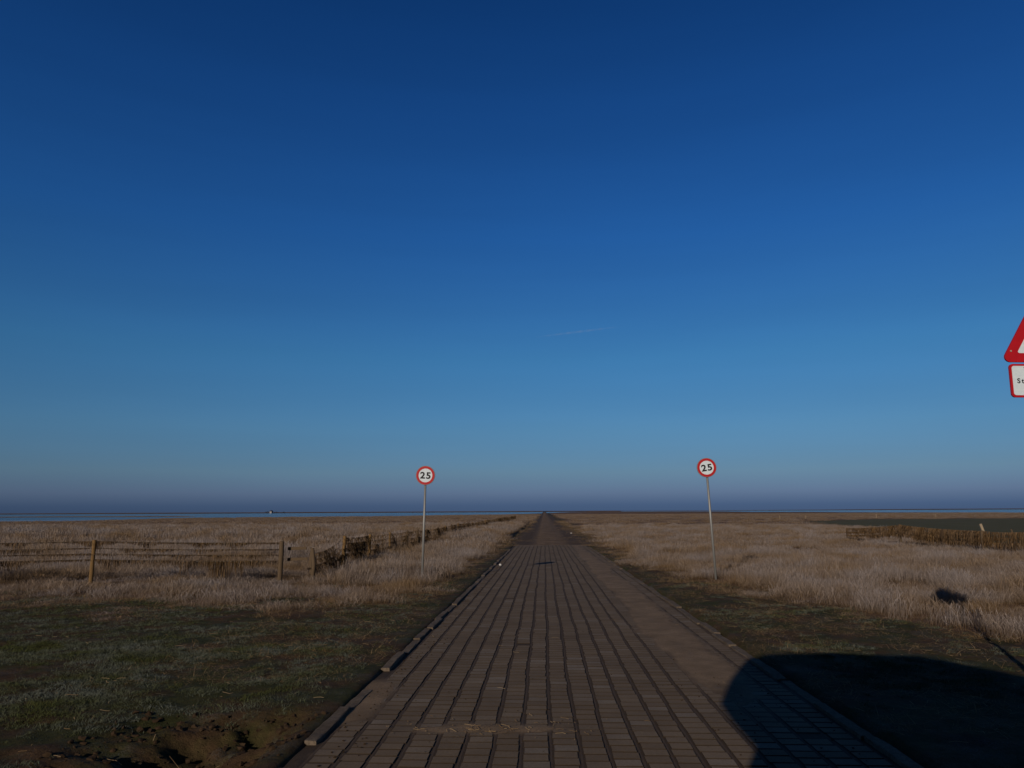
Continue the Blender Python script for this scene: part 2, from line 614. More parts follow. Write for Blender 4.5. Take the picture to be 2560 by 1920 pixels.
mr = N(t, 'ShaderNodeMapRange'); mr.inputs[1].default_value = -.0015; mr.inputs[2].default_value = .0015
t.links.new(mh, mr.inputs[0])
t.links.new(mix(t, mr.outputs[0], deep, top), p.inputs['Base Color'])
bump(t, p, noise(t, 45, 6, .7, pos), .6, .01)
dirt = link('road_dirt', me, m)
tag(dirt, 'brown silt in the joints and smeared sand over the right side of the road', kind='structure')

# dirt track beyond the pavement
ty_ = axis(42.8, 60, .12, 42.7, 1400, 1.03)
ty_ = ty_[(ty_ > 42.7) & (ty_ < 1400)]
tx_ = np.linspace(-2.5, 3.6, 70)


def track_z(x, y):
    n = fbm(x * 1.2, y * .5, 101, 5) - .5
    rutl = np.exp(-((x + .55) / .3) ** 2) + np.exp(-((x - 1.2) / .3) ** 2)
    wl = np.interp(y, [44, 60, 280, 1400], [-2.2, -2.2, -1.8, -1.8]); wr = np.interp(y, [44, 60, 280, 1400], [3.1, 2.9, 2.5, 2.4])
    edge = smooth(0, .5, wl - x + n * .6) + smooth(0, .5, x - wr + n * .6)
    z = base(y) + .03 * smooth(43.6, 45.5, y + n * 4) - .035 * (1 - smooth(43.4, 44.6, y + n * 4)) + n * .08 * smooth(44, 46, y) - rutl * .04 * smooth(44, 46, y) - edge * .25 + (fbm(x * 6, y * 6, 103, 3) - .5) * .03
    return z


me, _ = grid_mesh('dirt_track', tx_, ty_, track_z)
m, t, p = new_mat('track_soil')
pos = wpos(t)
c = mix(t, ramp(t, noise(t, .8, 6, .7, pos), [(.35, 0), (.65, 1)]), (.16, .10, .055), (.31, .215, .13))
sxyz = N(t, 'ShaderNodeSeparateXYZ'); t.links.new(pos, sxyz.inputs[0])
lane = math_(t, 'ABSOLUTE', math_(t, 'ADD', sxyz.outputs[0], -.3))
lane = math_(t, 'ADD', lane, math_(t, 'MULTIPLY', noise(t, 1.1, 4, .7, pos), .9))
c = mix(t, ramp(t, math_(t, 'MULTIPLY', lane, .33), [(.38, 0), (.58, .85)]), c, (.085, .056, .035))   # peaty mud off the driven middle
c = mix(t, ramp(t, noise(t, 8, 5, .75, pos), [(.4, .5), (.6, 0)]), c, (.05, .035, .022))
t.links.new(c, p.inputs['Base Color'])
bump(t, p, noise(t, 12, 6, .7, pos), .8, .05)
M_track = m
tag(link('dirt_track', me, m), 'brown unpaved track running on from the end of the pavers to the horizon', kind='structure')

# kerbs
def kerb(name, x, top, spans, wid, label):
    mb = MB()
    r_ = random.Random(3)
    for (a, b) in spans:
        y = a
        while y < b - .2:
            L = min(1.0, b - y)
            jx = r_.uniform(-.018, .018)
            z = float(base(y + L / 2)) + top + r_.uniform(-.015, .012)
            mb.box((x + jx, y + L / 2, z - .1), (wid, L - .012, .2),
                   Euler((-.007 + r_.uniform(-.008, .008), r_.uniform(-.05, .05), r_.uniform(-.012, .012))).to_matrix(), bevel=.012)
            y += L
    return mb


def chip(o):
    """knock the straight edges of the kerb stones about"""
    bm_ = bmesh.new(); bm_.from_mesh(o.data)
    bmesh.ops.subdivide_edges(bm_, edges=[e for e in bm_.edges if e.calc_length() > .3], cuts=9, use_grid_fill=True)
    P_ = np.array([v.co[:] for v in bm_.verts])
    a = (fbm(P_[:, 1] * 9 + P_[:, 0] * 30, P_[:, 2] * 30, 501, 4) - .5) * .022
    b = (fbm(P_[:, 1] * 7, P_[:, 2] * 20 + P_[:, 0] * 40, 502, 4) - .5) * .020
    lowend = (vnoise(P_[:, 1] * 1.3, P_[:, 1] * 0, 503) - .5) * .02
    for v, da, db, dl in zip(bm_.verts, a, b, lowend):
        v.co.x += da; v.co.z += db + dl
    bm_.to_mesh(o.data); bm_.free()


m, t, p = new_mat('kerb_concrete')
pos = wpos(t)
c = mix(t, ramp(t, noise(t, 3, 6, .7, pos), [(.35, 0), (.65, 1)]), (.13, .095, .065), (.22, .175, .135))
c = mix(t, ramp(t, noise(t, 30, 5, .7, pos), [(.4, .6), (.6, 0)]), c, (.07, .055, .035))
t.links.new(c, p.inputs['Base Color'])
bump(t, p, noise(t, 60, 5, .7, pos), .6, .01)
M_kerb = m
o = kerb('kerb', RX0 - .075, .026, [(-5.4, 3.6), (3.7, 5.15), (5.75, 7.5), (8.4, 38.4)], .095, '').build('kerb', M_kerb)
chip(o)
tag(o, 'raised concrete kerb stones along the left of the road with a gap near the front', kind='structure')
o = kerb('kerb', RX1 + .075, .02, [(-5, 41)], .10, '').build('kerb', M_kerb)
chip(o)
tag(o, 'low mud-stained kerb stones along the right of the road', kind='structure')

# ---------------------------------------------------------------- tufts
def tuft(name, nb, h, spread, width, mat, lean=.35, seed=1, seg=3, heads=False, flat=0.0, wind=(.12, .1)):
    r = np.random.default_rng(seed)
    cos, fcs, tip, tone = [], [], [], []
    nv = 0
    for i in range(nb):
        a = r.uniform(0, 2 * np.pi); rad = spread * math.sqrt(r.uniform())
        bx, by = rad * math.cos(a), rad * math.sin(a)
        hh = h * r.uniform(.45, 1.0) * (1 - .25 * rad / spread)
        la = r.uniform(0, 2 * np.pi); ln = lean * r.uniform(.1, 1) * hh
        lx = ln * math.cos(la) + wind[0] * hh; ly = ln * math.sin(la) + wind[1] * hh
        if r.uniform() < flat:
            ln = hh * r.uniform(.6, 1.1); lx = ln * math.cos(la); ly = ln * math.sin(la); hh *= r.uniform(.1, .4)
        fa = r.uniform(0, np.pi); wx, wy = math.cos(fa) * width / 2, math.sin(fa) * width / 2
        tn = r.uniform()
        L = []
        for s in range(seg + 1):
            f = s / seg
            cx = bx + lx * f ** 1.8; cy = by + ly * f ** 1.8; cz = hh * (f - .12 * f * f) - .01
            ww = (1 - f ** 2 * .85)
            if heads and tn > .55 and f > .6: ww = 1.8
            cos += [(cx - wx * ww, cy - wy * ww, cz), (cx + wx * ww, cy + wy * ww, cz)]
            tip += [f, f]; tone += [tn, tn]
        for s in range(seg):
            b = nv + s * 2
            fcs.append((b, b + 1, b + 3, b + 2))
        nv += (seg + 1) * 2
    me = np_mesh(name, cos, fcs)
    attr(me, 'tip', tip); attr(me, 'blade_tone', tone)
    me.materials.append(mat)
    return me


def tuft_set(name, meshes):
    c = bpy.data.collections.new(name)
    for me in meshes:
        c.objects.link(bpy.data.objects.new(me.name, me))
    return c


def scatter(name, pts, scl, coll, nvar, mat, label, rot_flat=.1):
    """one countless ground cover: tufts instanced on a cloud of points"""
    n = len(pts)
    me = bpy.data.meshes.new(name)
    me.vertices.add(n)
    me.vertices.foreach_set('co', np.asarray(pts, np.float32).ravel())
    r = np.random.default_rng(n)
    attr(me, 'pick', r.integers(0, nvar, n), 'POINT', 'INT')
    rot = np.stack([r.normal(0, rot_flat, n), r.normal(0, rot_flat, n), r.uniform(-math.pi, math.pi, n)], -1)
    attr(me, 'turn', rot, 'POINT', 'FLOAT_VECTOR')
    attr(me, 'size', scl, 'POINT', 'FLOAT_VECTOR')
    me.materials.append(mat)
    o = bpy.data.objects.new(name, me)
    COL.objects.link(o)
    g = bpy.data.node_groups.new(name, 'GeometryNodeTree')
    g.interface.new_socket('Geometry', in_out='INPUT', socket_type='NodeSocketGeometry')
    g.interface.new_socket('Geometry', in_out='OUTPUT', socket_type='NodeSocketGeometry')
    gi = g.nodes.new('NodeGroupInput'); go = g.nodes.new('NodeGroupOutput')
    mp_ = g.nodes.new('GeometryNodeMeshToPoints')
    ip = g.nodes.new('GeometryNodeInstanceOnPoints')
    ci = g.nodes.new('GeometryNodeCollectionInfo')
    ci.inputs[0].default_value = coll
    ci.inputs['Separate Children'].default_value = True
    ci.inputs['Reset Children'].default_value = True
    ip.inputs['Pick Instance'].default_value = True

    def na(nm, ty):
        a = g.nodes.new('GeometryNodeInputNamedAttribute'); a.data_type = ty
        a.inputs[0].default_value = nm
        return a.outputs[0]
    er = g.nodes.new('FunctionNodeEulerToRotation')
    L = g.links.new
    L(gi.outputs[0], mp_.inputs[0]); L(mp_.outputs[0], ip.inputs['Points'])
    L(ci.outputs[0], ip.inputs['Instance'])
    L(na('pick', 'INT'), ip.inputs['Instance Index'])
    L(na('turn', 'FLOAT_VECTOR'), er.inputs[0]); L(er.outputs[0], ip.inputs['Rotation'])
    L(na('size', 'FLOAT_VECTOR'), ip.inputs['Scale'])
    L(ip.outputs[0], go.inputs[0])
    md = o.modifiers.new('scatter', 'NODES'); md.node_group = g
    return tag(o, label, kind='stuff')


def sample(n, y0, y1, uw=.92, extra=3):
    """random ground points in the wedge the view can see, plus a margin at both sides"""
    u = rng.uniform(0, 1, n)
    y = np.sqrt(u * (y1 * y1 - y0 * y0) + y0 * y0)
    x = rng.uniform(-1, 1, n) * (uw * y + extra) + (-.04 * y)
    return x, y


def area(y0, y1, uw=.92, extra=3): return uw * (y1 * y1 - y0 * y0) + 2 * extra * (y1 - y0)


M_tall = grass_mat('dry_tall_grass', (.225, .138, .060), (.29, .21, .135), (.36, .335, .345), (.12, .07, .03), frost_amt=.85, patch=.42)
M_reed = M_tall
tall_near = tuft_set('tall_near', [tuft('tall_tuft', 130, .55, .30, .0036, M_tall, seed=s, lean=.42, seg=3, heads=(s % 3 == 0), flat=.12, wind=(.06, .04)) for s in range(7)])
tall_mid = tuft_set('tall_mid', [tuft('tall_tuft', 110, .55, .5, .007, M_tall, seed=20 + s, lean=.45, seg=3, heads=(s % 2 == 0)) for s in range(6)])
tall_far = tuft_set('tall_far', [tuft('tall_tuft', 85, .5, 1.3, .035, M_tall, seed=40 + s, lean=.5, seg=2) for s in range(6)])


def tall_scale(x, y):
    n = fbm(x * .35, y * .35, 201, 4)
    s = .15 + 1.2 * n + .35 * (fbm(x * 1.6, y * 1.6, 207, 3) - .5)
    reed = smooth(-6.0, -7.5, x) * smooth(20, 24, y) * (1 - smooth(60, 110, y))
    s = s * (1 + .55 * reed)
    s = s * (.30 + .70 * smooth(.15, 1, tallness(x, y)))
    s = s * (1 + .35 * smooth(-6.3, -5.8, x) * smooth(-2.2, -2.8, x) * smooth(17.5, 19, y))
    s = s * (1 - .5 * smooth(-7.6, -7.0, x) * smooth(-4.9, -5.4, x) * smooth(16.5, 17.5, y) * (1 - smooth(22, 24, y)))
    front = smooth(19.5, 17, y) * smooth(-3, -4, x)
    return s * (1 - .35 * front)


def place(y0, y1, dens, coll, nvar, label, name, mat, squash=1.0, lim=.25):
    x, y = sample(int(area(y0, y1) * dens), y0, y1)
    tl = tallness(x, y) * (1 - smooth(0, .3, water_mask(x, y)))
    k = rng.uniform(0, 1, len(x)) < tl ** .8 * (.35 + .65 * smooth(.36, .52, fbm(x * .9, y * .9, 222, 3)))
    x, y = x[k], y[k]
    z = ground_z(x, y)
    s = tall_scale(x, y) * rng.uniform(.75, 1.2, len(x))
    hs = s * squash
    return scatter(name, np.stack([x, y, z], -1), np.stack([.8 + .3 * s, .8 + .3 * s, hs], -1), coll, nvar, mat, label, .08)


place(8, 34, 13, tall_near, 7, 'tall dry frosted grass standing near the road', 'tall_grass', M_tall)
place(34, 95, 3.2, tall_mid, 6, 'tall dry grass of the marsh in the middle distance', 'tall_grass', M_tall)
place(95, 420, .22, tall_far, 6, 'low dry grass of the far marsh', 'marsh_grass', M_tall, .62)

M_turf = grass_mat('short_turf', (.09, .095, .028), (.075, .09, .035), (.215, .24, .245), (.03, .03, .014), frost_amt=.75, transl=.15, patch=1.3)
turf_set = tuft_set('turf', [tuft('turf_tuft', 16, .05, .05, .0035, M_turf, seed=60 + s, lean=1.1, seg=2, wind=(.3, .1)) for s in range(6)])


def place_turf(y0, y1, dens, name, label):
    x, y = sample(int(area(y0, y1, .85, 1.5) * dens), y0, y1, .85, 1.5)
    n = fbm(x * 1.2, y * 1.2, 301, 4)
    n2 = fbm(x * 5, y * 5, 302, 3)
    lim = .40 + .10 * (x > 0)
    rutm = smooth(0, .3, -1.85 - x) * smooth(-3.7, -3.1, x) * (1 - smooth(6.2, 6.9, y))
    edge = np.where(x < 0, smooth(-1.85, -2.7, x + (n - .5) * .8), smooth(2.5, 3.3, x + (n - .5) * .8))
    d = smooth(lim, lim + .12, n * .6 + n2 * .4) * edge * (1 - rutm) * (1 - tallness(x, y) * .9)
    k = rng.uniform(0, 1, len(x)) < d
    x, y, n = x[k], y[k], n[k]
    s = rng.uniform(.6, 1.3, len(x)) * (.6 + .7 * n)
    scatter(name, np.stack([x, y, ground_z(x, y)], -1), np.stack([s * 1.2, s * 1.2, s], -1), turf_set, 6, M_turf, label, .15)


place_turf(3.6, 10, 420, 'turf', 'short green frosted turf of the near verges')
place_turf(10, 19, 150, 'turf', 'short green frosted turf in front of the tall grass')

# flattened straw at the foot of the tall grass and lying loose
M_straw = grass_mat('straw', (.34, .21, .09), (.42, .30, .16), (.42, .38, .36), (.3, .19, .09), frost_amt=.3, patch=.5)
straw_set = tuft_set('straw', [tuft('straw_tuft', 20, .30, .22, .005, M_straw, seed=80 + s, lean=1.5, seg=3, flat=.85) for s in range(5)])
x, y = sample(16000, 8.5, 30)
tl = tallness(x, y)
n_ = fbm(x * 1.3, y * 1.3, 401, 3)
k = (tl > .005) & (tl < .95) & (rng.uniform(0, 1, len(x)) < .8) & ((x < -2) | (x > 2.6))
x, y = x[k], y[k]
s = rng.uniform(.5, 1.1, len(x))
scatter('fallen_straw', np.stack([x, y, ground_z(x, y) + .01], -1), np.stack([s, s, s * .6], -1), straw_set, 5, M_straw,
        'flattened straw at the foot of the tall grass')

# low brown dead stalks over the worn verges
x, y = sample(50000, 6, 42, .5, 1)
nn = fbm(x * 1.6, y * 1.6, 421, 3)
k = (((x < -1.95) & (x > -4.5)) | ((x > 2.55) & (x < 8))) & (tallness(x, y) < .5) & (nn > .40) & ~((x < 0) & (y < 7.5))
x, y = x[k], y[k]
s = rng.uniform(.2, .55, len(x))
scatter('dead_stubble', np.stack([x, y, ground_z(x, y) + .005], -1), np.stack([s * 1.6, s * 1.6, s * .55], -1), straw_set, 5, M_straw,
        'low brown dead stubble on the verges')

# straw and weeds creeping in over both edges of the dirt track
x, y = sample(90000, 42, 150, .06, 3)
xe = np.where(x < .3, -2.2 - x, x - 2.6)
k = (rng.uniform(0, 1, len(x)) < smooth(-1.1, .5, xe + (fbm(x * .9, y * .35, 431, 4) - .5) * 2.6) * .8) & (np.abs(x - .3) < 3.6) & (np.abs(x - .3) > .9)
x, y = x[k], y[k]
s = rng.uniform(.35, .9, len(x))
scatter('track_edge_grass', np.stack([x, y, base(y) + .02], -1), np.stack([s * 1.3, s * 1.3, s * .7], -1), straw_set, 5, M_straw,
        'straw and weeds creeping over the edges of the dirt track')

n = 2200
x, y = sample(n, 4.2, 17, .8, 0)
k = (x < -1.9) | (x > 2.5)
x, y = x[k], y[k]
k = (fbm(x * .8, y * .8, 411, 3) > .46); x, y = x[k], y[k]
# a few strands on the road, with one patch
xr = np.concatenate([rng.normal(-.45, .5, 110), rng.uniform(RX0, RX1, 50)])
yr = np.concatenate([rng.normal(6.2, .12, 110), rng.uniform(4.6, 16, 50)])
kk = (xr > RX0 + .05) & (xr < RX1 - .05); xr, yr = xr[kk], yr[kk]
co, fc, tip, tone = [], [], [], []
nv = 0
for (px, py, onr) in [(a, b, 0) for a, b in zip(x, y)] + [(a, b, 1) for a, b in zip(xr, yr)]:
    L = rng.uniform(.02, .14) * (.7 if onr else 1); a = rng.uniform(0, np.pi); bend = rng.uniform(-.5, .5)
    wd = .0016; tn = rng.uniform()
    gz_ = float(base(py)) + .006 if onr else None
    for s_ in range(4):
        f = s_ / 3 - .5
        aa = a + bend * f
        cx, cy = px + math.cos(aa) * L * f, py + math.sin(aa) * L * f
        cz = (float(base(cy)) + .008 if onr else float(ground_z(np.array([cx]), np.array([cy]))[0]) + .022) + rng.uniform(0, .008)
        co += [(cx - math.sin(aa) * wd, cy + math.cos(aa) * wd, cz), (cx + math.sin(aa) * wd, cy - math.cos(aa) * wd, cz + .002)]
        tip += [.5, .5]; tone += [tn, tn]
    for s_ in range(3):
        b = nv + s_ * 2; fc.append((b, b + 1, b + 3, b + 2))
    nv += 8
me = np_mesh('loose_straw', co, fc)
attr(me, 'tip', tip); attr(me, 'blade_tone', tone)
tag(link('loose_straw', me, M_straw), 'loose straw stalks lying on the turf and road', kind='stuff')

# clods and crumbs of earth round the churned hole and on the road edges
def clods():
    co, fc = [], []
    base_v = []
    bm_ = bmesh.new(); bmesh.ops.create_icosphere(bm_, subdivisions=1, radius=1)
    bv_ = np.array([v.co[:] for v in bm_.verts]); bf_ = np.array([[v.index for v in f.verts] for f in bm_.faces]); bm_.free()
    P = []
    for _ in range(600): P.append((rng.uniform(-3.5, -1.85), rng.uniform(4.6, 6.6), .004 + .026 * rng.uniform() ** 2.5, 0))
    for _ in range(500):
        y_ = rng.uniform(4.5, 30); P.append((rng.normal(-1.55, .1), y_, rng.uniform(.003, .010), 1))
    for _ in range(350):
        y_ = rng.uniform(4.5, 30); P.append((rng.uniform(1.2, 2.3), y_, rng.uniform(.003, .008), 1))
    for _ in range(250):
        y_ = rng.uniform(4.5, 14); P.append((rng.uniform(-1.5, 2.3), y_, rng.uniform(.002, .006), 1))
    nv = 0
    for (a, b, r_, onr) in P:
        if onr and not (RX0 < a < RX1): continue
        z = float(base(b)) + .003 if onr else float(ground_z(np.array([a]), np.array([b]))[0]) + r_ * .2
        v = bv_ * (1 + rng.normal(0, .30, (len(bv_), 1))) * r_ * np.array([rng.uniform(.8, 1.4), rng.uniform(.8, 1.4), rng.uniform(.5, .9)])
        co.append(v + [a, b, z]); fc.append(bf_ + nv); nv += len(bv_)
    return np_mesh('clods', np.concatenate(co), np.concatenate(fc))


M_clod = plain('clod_soil', (.05, .032, .019), .95, .35, 20, spec=.1)
tag(link('earth_clods', clods(), M_clod), 'crumbs and clods of brown earth on the road edges and in the churned mud', kind='stuff')

# ---------------------------------------------------------------- signs
M_white = plain('sign_white', (.74, .86, .98), .35, .08, 14, spec=.4)
M_red = plain('sign_red', (.50, .012, .022), .35, .08, 9, spec=.4)
M_black = plain('sign_black', (.012, .012, .014), .5, .1, 9)
M_alu = plain('galvanised_steel', (.30, .31, .31), .5, .18, 40, metal=.35)
M_back = plain('sign_back_grey', (.22, .23, .24), .5, .1, 20)
M_bolt = plain('bolt_steel', (.55, .5, .42), .4, .1, 20, metal=.3)


def disc_mb(r0, r1, ya, yb, seg=64):
    """ring (or disc when r0 = 0) facing -y between depths ya (front) and yb (back)"""
    mb = MB(); bm = mb.bm
    rows = []
    for r_, y_ in ((r0, ya), (r1, ya), (r1, yb), (r0, yb)):
        if r_ == 0: rows.append([bm.verts.new((0, y_, 0))])
        else: rows.append([bm.verts.new((r_ * math.cos(2 * math.pi * k / seg), y_, r_ * math.sin(2 * math.pi * k / seg))) for k in range(seg)])
    pairs = [(0, 1), (1, 2), (2, 3)] + ([(3, 0)] if r0 else [])
    for a, b in pairs:
        A, B = rows[a], rows[b]
        for k in range(seg):
            k2 = (k + 1) % seg
            if len(A) == 1: bm.faces.new((A[0], B[k], B[k2]))
            elif len(B) == 1: bm.faces.new((A[k], A[k2], B[0]))
            else: bm.faces.new((A[k], A[k2], B[k2], B[k]))
    return mb


def text_mesh(name, body, size, bold, spacing=1.0, depth=.002):
    c = bpy.data.curves.new(name, 'FONT')
    c.body = body; c.size = size; c.offset = bold; c.extrude = depth; c.resolution_u = 6
    c.align_x = 'CENTER'; c.align_y = 'CENTER'; c.space_character = spacing
    o = bpy.data.objects.new(name, c)
    COL.objects.link(o)
    dg = bpy.context.evaluated_depsgraph_get()
    me = bpy.data.meshes.new_from_object(o.evaluated_get(dg))
    COL.objects.unlink(o); bpy.data.objects.remove(o)
    co = np.empty(len(me.vertices) * 3, np.float32); me.vertices.foreach_get('co', co); co = co.reshape(-1, 3)
    mid = (co.max(0) + co.min(0)) / 2
    me.transform(Matrix.Rotation(math.pi / 2, 4, 'X') @ Matrix.Translation((-mid[0], -mid[1], 0)))
    me.name = name
    return me


def speed_sign(loc, H, tilt_x, tilt_y, spin, roll, bolts, label):
    root = empty('speed_limit_sign', loc, 0, label, 'road sign', 'speed limit signs beside the road')
    root.rotation_euler = (tilt_y, tilt_x, 0)
    link('pole', MB().tube([(0, 0, -.3), (0, 0, H + .2)], .030, 16).bm and _tube_mesh((0, 0, -.3), (0, 0, H + .20), .030), M_alu, root)
    face = disc_mb(0, .236, -.052, -.040).build('sign_plate', M_white, root)
    rim = disc_mb(.238, .252, -.050, -.022).build('rim', M_back, face)
    ringo = disc_mb(.180, .238, -.056, -.049).build('red_ring', M_red, face)
    d = link('digits', text_mesh('digits', '25', .232, .0075, 1.18), M_black, face)
    d.location = (0, -.0545, 0)
    d.scale = (1.12, 1, 1)
    for k in range(4):
        a = math.pi / 4 + k * math.pi / 2
        b = disc_mb(0, .007, -.061, -.052, 12).build('bolt', M_bolt, face)
        b.location = (.184 * math.cos(a), 0, .184 * math.sin(a))
    face.location = (0, 0, H)
    face.rotation_euler = (0, roll, spin)
    for zz in (-.1, .1):
        MB().box((0, -.005, H + zz), (.09, .075, .03), bevel=.004).build('clamp', M_alu, root)
    return root


def _tube_mesh(a, b, r):
    mb = MB().tube([a, b], r, 16)
    me = bpy.data.meshes.new('pole'); mb.bm.to_mesh(me); mb.bm.free()
    return me


def gz1(x, y): return float(ground_z(np.array([float(x)]), np.array([float(y)]))[0])


# left sign: disc centre at (-3.11, 19.5, 2.585); right: (4.19, 19.6, 2.735) leaning left
def lean_sign(base_xy, top, dyaw, roll, label):
    bx, by = base_xy; bz = gz1(bx, by)
    v = Vector((top[0] - bx, top[1] - by, top[2] - bz))
    H = v.length
    ax = math.asin(v.x / H); ay = -math.asin(v.y / H)
    return speed_sign((bx, by, bz), H, ax, ay, dyaw, roll, 4, label)


lean_sign((-3.16, 19.5), (-3.10, 19.45, 2.585), R(2), R(2.0), 'round red and white 25 speed limit sign standing left of the road')
lean_sign((4.37, 19.7), (4.24, 19.6, 2.745), R(-3), R(-5.5), 'round red and white 25 speed limit sign on a leaning pole right of the road')


def round_poly(pts, r, seg=8):
    out_ = []
    n = len(pts)
    for i in range(n):
        p0, p1, p2 = Vector(pts[i - 1]), Vector(pts[i]), Vector(pts[(i + 1) % n])
        a = (p0 - p1).normalized(); b = (p2 - p1).normalized()
        ang = a.angle(b); d = r / math.tan(ang / 2)
        c = p1 + (a + b).normalized() * (r / math.sin(ang / 2))
        s = p1 + a * d - c; e = p1 + b * d - c
        a0 = math.atan2(s.y, s.x); a1 = math.atan2(e.y, e.x)
        da = (a1 - a0 + math.pi) % (2 * math.pi) - math.pi
        for k in range(seg + 1):
            t_ = a0 + da * k / seg
            out_.append((c.x + r * math.cos(t_), c.y + r * math.sin(t_)))
    return out_


def prism_part(outline, y0, y1, name, mat, parent):
    return MB().prism(outline, y0, y1).build(name, mat, parent)


# triangular warning sign, mostly outside the frame
SX, SY = 4.22, 6.3
ws = empty('warning_sign', (SX, SY, gz1(SX, SY)), 0, 'red-bordered triangular warning sign with small text plate at the right edge', 'road sign')
link('pole', _tube_mesh((0, .05, -.3), (0, .05, 3.45), .030), M_alu, ws)
tri = [(-.35, 0), (.35, 0), (0, .606)]
tp = prism_part(round_poly(tri, .045), -.004, .012, 'triangle_plate', M_red, ws)
inner = [(-.35 + .135, .078), (.35 - .135, .078), (0, .606 - .156)]
prism_part(round_poly(inner, .012), -.0065, -.0042, 'white_panel', M_white, tp)
for bxx, bzz in ((-.265, .095), (.265, .095), (0, .5)):
    b = disc_mb(0, .007, -.010, -.004, 12).build('bolt', M_bolt, tp); b.location = (bxx, 0, bzz)
tp.location = (0, 0, 2.90)
tp.rotation_euler = (0, R(1.2), R(0))
pl_o = round_poly([(-.28, -.285), (.28, -.285), (.28, 0), (-.28, 0)], .032)
pp = prism_part(pl_o, -.004, .012, 'text_plate', M_red, ws)
prism_part(round_poly([(-.262, -.267), (.262, -.267), (.262, -.018), (-.262, -.018)], .020), -.0065, -.0042, 'white_panel', M_white, pp)
tm = link('lettering', text_mesh('lettering', 'Sta', .058, .0013, 1.35, .0008), M_black, pp)
tm.location = (-.182, -.0075, -.145)
for bxx, bzz in ((-.16, -.03), (-.16, -.262), (.16, -.03), (.16, -.262)):
    b = disc_mb(0, .006, -.010, -.006, 12).build('bolt', M_bolt, pp); b.location = (bxx, 0, bzz)
pp.location = (-.01, 0, 2.885)
pp.rotation_euler = (0, R(1.2), 0)

# ---------------------------------------------------------------- fences with flood wrack hanging on the wires
M_post = plain('weathered_post_wood', (.20, .125, .055), .85, .25, 12, spec=.1)
M_postgrey = plain('grey_post_wood', (.125, .09, .058), .85, .2, 12, spec=.1)
M_wire = plain('fence_wire', (.25, .22, .19), .6, .2, 10, metal=.3)
M_hang = grass_mat('hanging_wrack', (.085, .052, .026), (.17, .11, .055), (.22, .19, .19), (.06, .04, .025), frost_amt=.3, transl=.05, patch=.6)


def hanging(wires, cover, length, step, mat, width=.010, thick=.04, seed=5):
    """strands of dead grass draped over each wire. wires: function(s)->point lists; cover(wire, s)->0..1"""
    r = np.random.default_rng(seed)
    co, fc, tip, tone = [], [], [], []
    nv = 0
    for wi, pts in enumerate(wires):
        pts = np.array(pts); seg = np.linalg.norm(np.diff(pts, axis=0), axis=1); cum = np.concatenate([[0], np.cumsum(seg)])
        L = cum[-1]
        s = 0
        while s < L:
            s += step * r.uniform(.4, 1.6)
            if s >= L: break
            c_ = cover(wi, s)
            if r.uniform() > c_: continue
            p_ = [np.interp(s, cum, pts[:, k]) for k in range(3)]
            j = min(np.searchsorted(cum, s), len(pts) - 1)
            d = pts[j] - pts[j - 1]; d = d[:2] / (np.linalg.norm(d[:2]) + 1e-9); nrm = np.array([-d[1], d[0]])
            side = r.choice([-1, 1]); off = r.uniform(.0, thick) * side
            ln = length(wi, s) * r.uniform(.35, 1.0)
            tn = r.uniform(); along = r.normal(0, .12) * ln
            wd = width * r.uniform(.6, 1.5); aa_ = r.uniform(0, math.pi); dx_, dy_ = math.cos(aa_), math.sin(aa_)
            for q_ in range(4):
                f = q_ / 3
                lat = off * min(1, f * 2.5)
                x_ = p_[0] + nrm[0] * lat + d[0] * along * f
                y_ = p_[1] + nrm[1] * lat + d[1] * along * f
                z_ = p_[2] + .012 - ln * f + (.008 if q_ == 0 else 0)
                z_ = max(z_, float(base(y_)) - .05)
                ww = wd * (1 - .6 * f) / 2
                co += [(x_ - dx_ * ww, y_ - dy_ * ww, z_), (x_ + dx_ * ww, y_ + dy_ * ww, z_)]
                tip += [.6 - .4 * f] * 2; tone += [tn] * 2  # lower ends blend to the root colour: painted shade of neighbouring strands
            for q_ in range(3):
                b = nv + q_ * 2; fc.append((b, b + 1, b + 3, b + 2))
            nv += 8
    me = np_mesh('hanging_grass', co, fc)
    attr(me, 'tip', tip); attr(me, 'blade_tone', tone)
    me.materials.append(mat)
    return me


def post_mb(h, r_, lean=(0, 0), seed=0):
    rr = random.Random(seed)
    mb = MB()
    pts, rad = [], []
    for k in range(6):
        f = k / 5
        pts.append((lean[0] * f + rr.uniform(-.006, .006), lean[1] * f + rr.uniform(-.006, .006), -.3 + (h + .3) * f))
        rad.append(r_ * rr.uniform(.92, 1.06))
    pts.append((pts[-1][0], pts[-1][1], h + .02)); rad.append(r_ * .75)
    return mb.tube(pts, rad, 10)


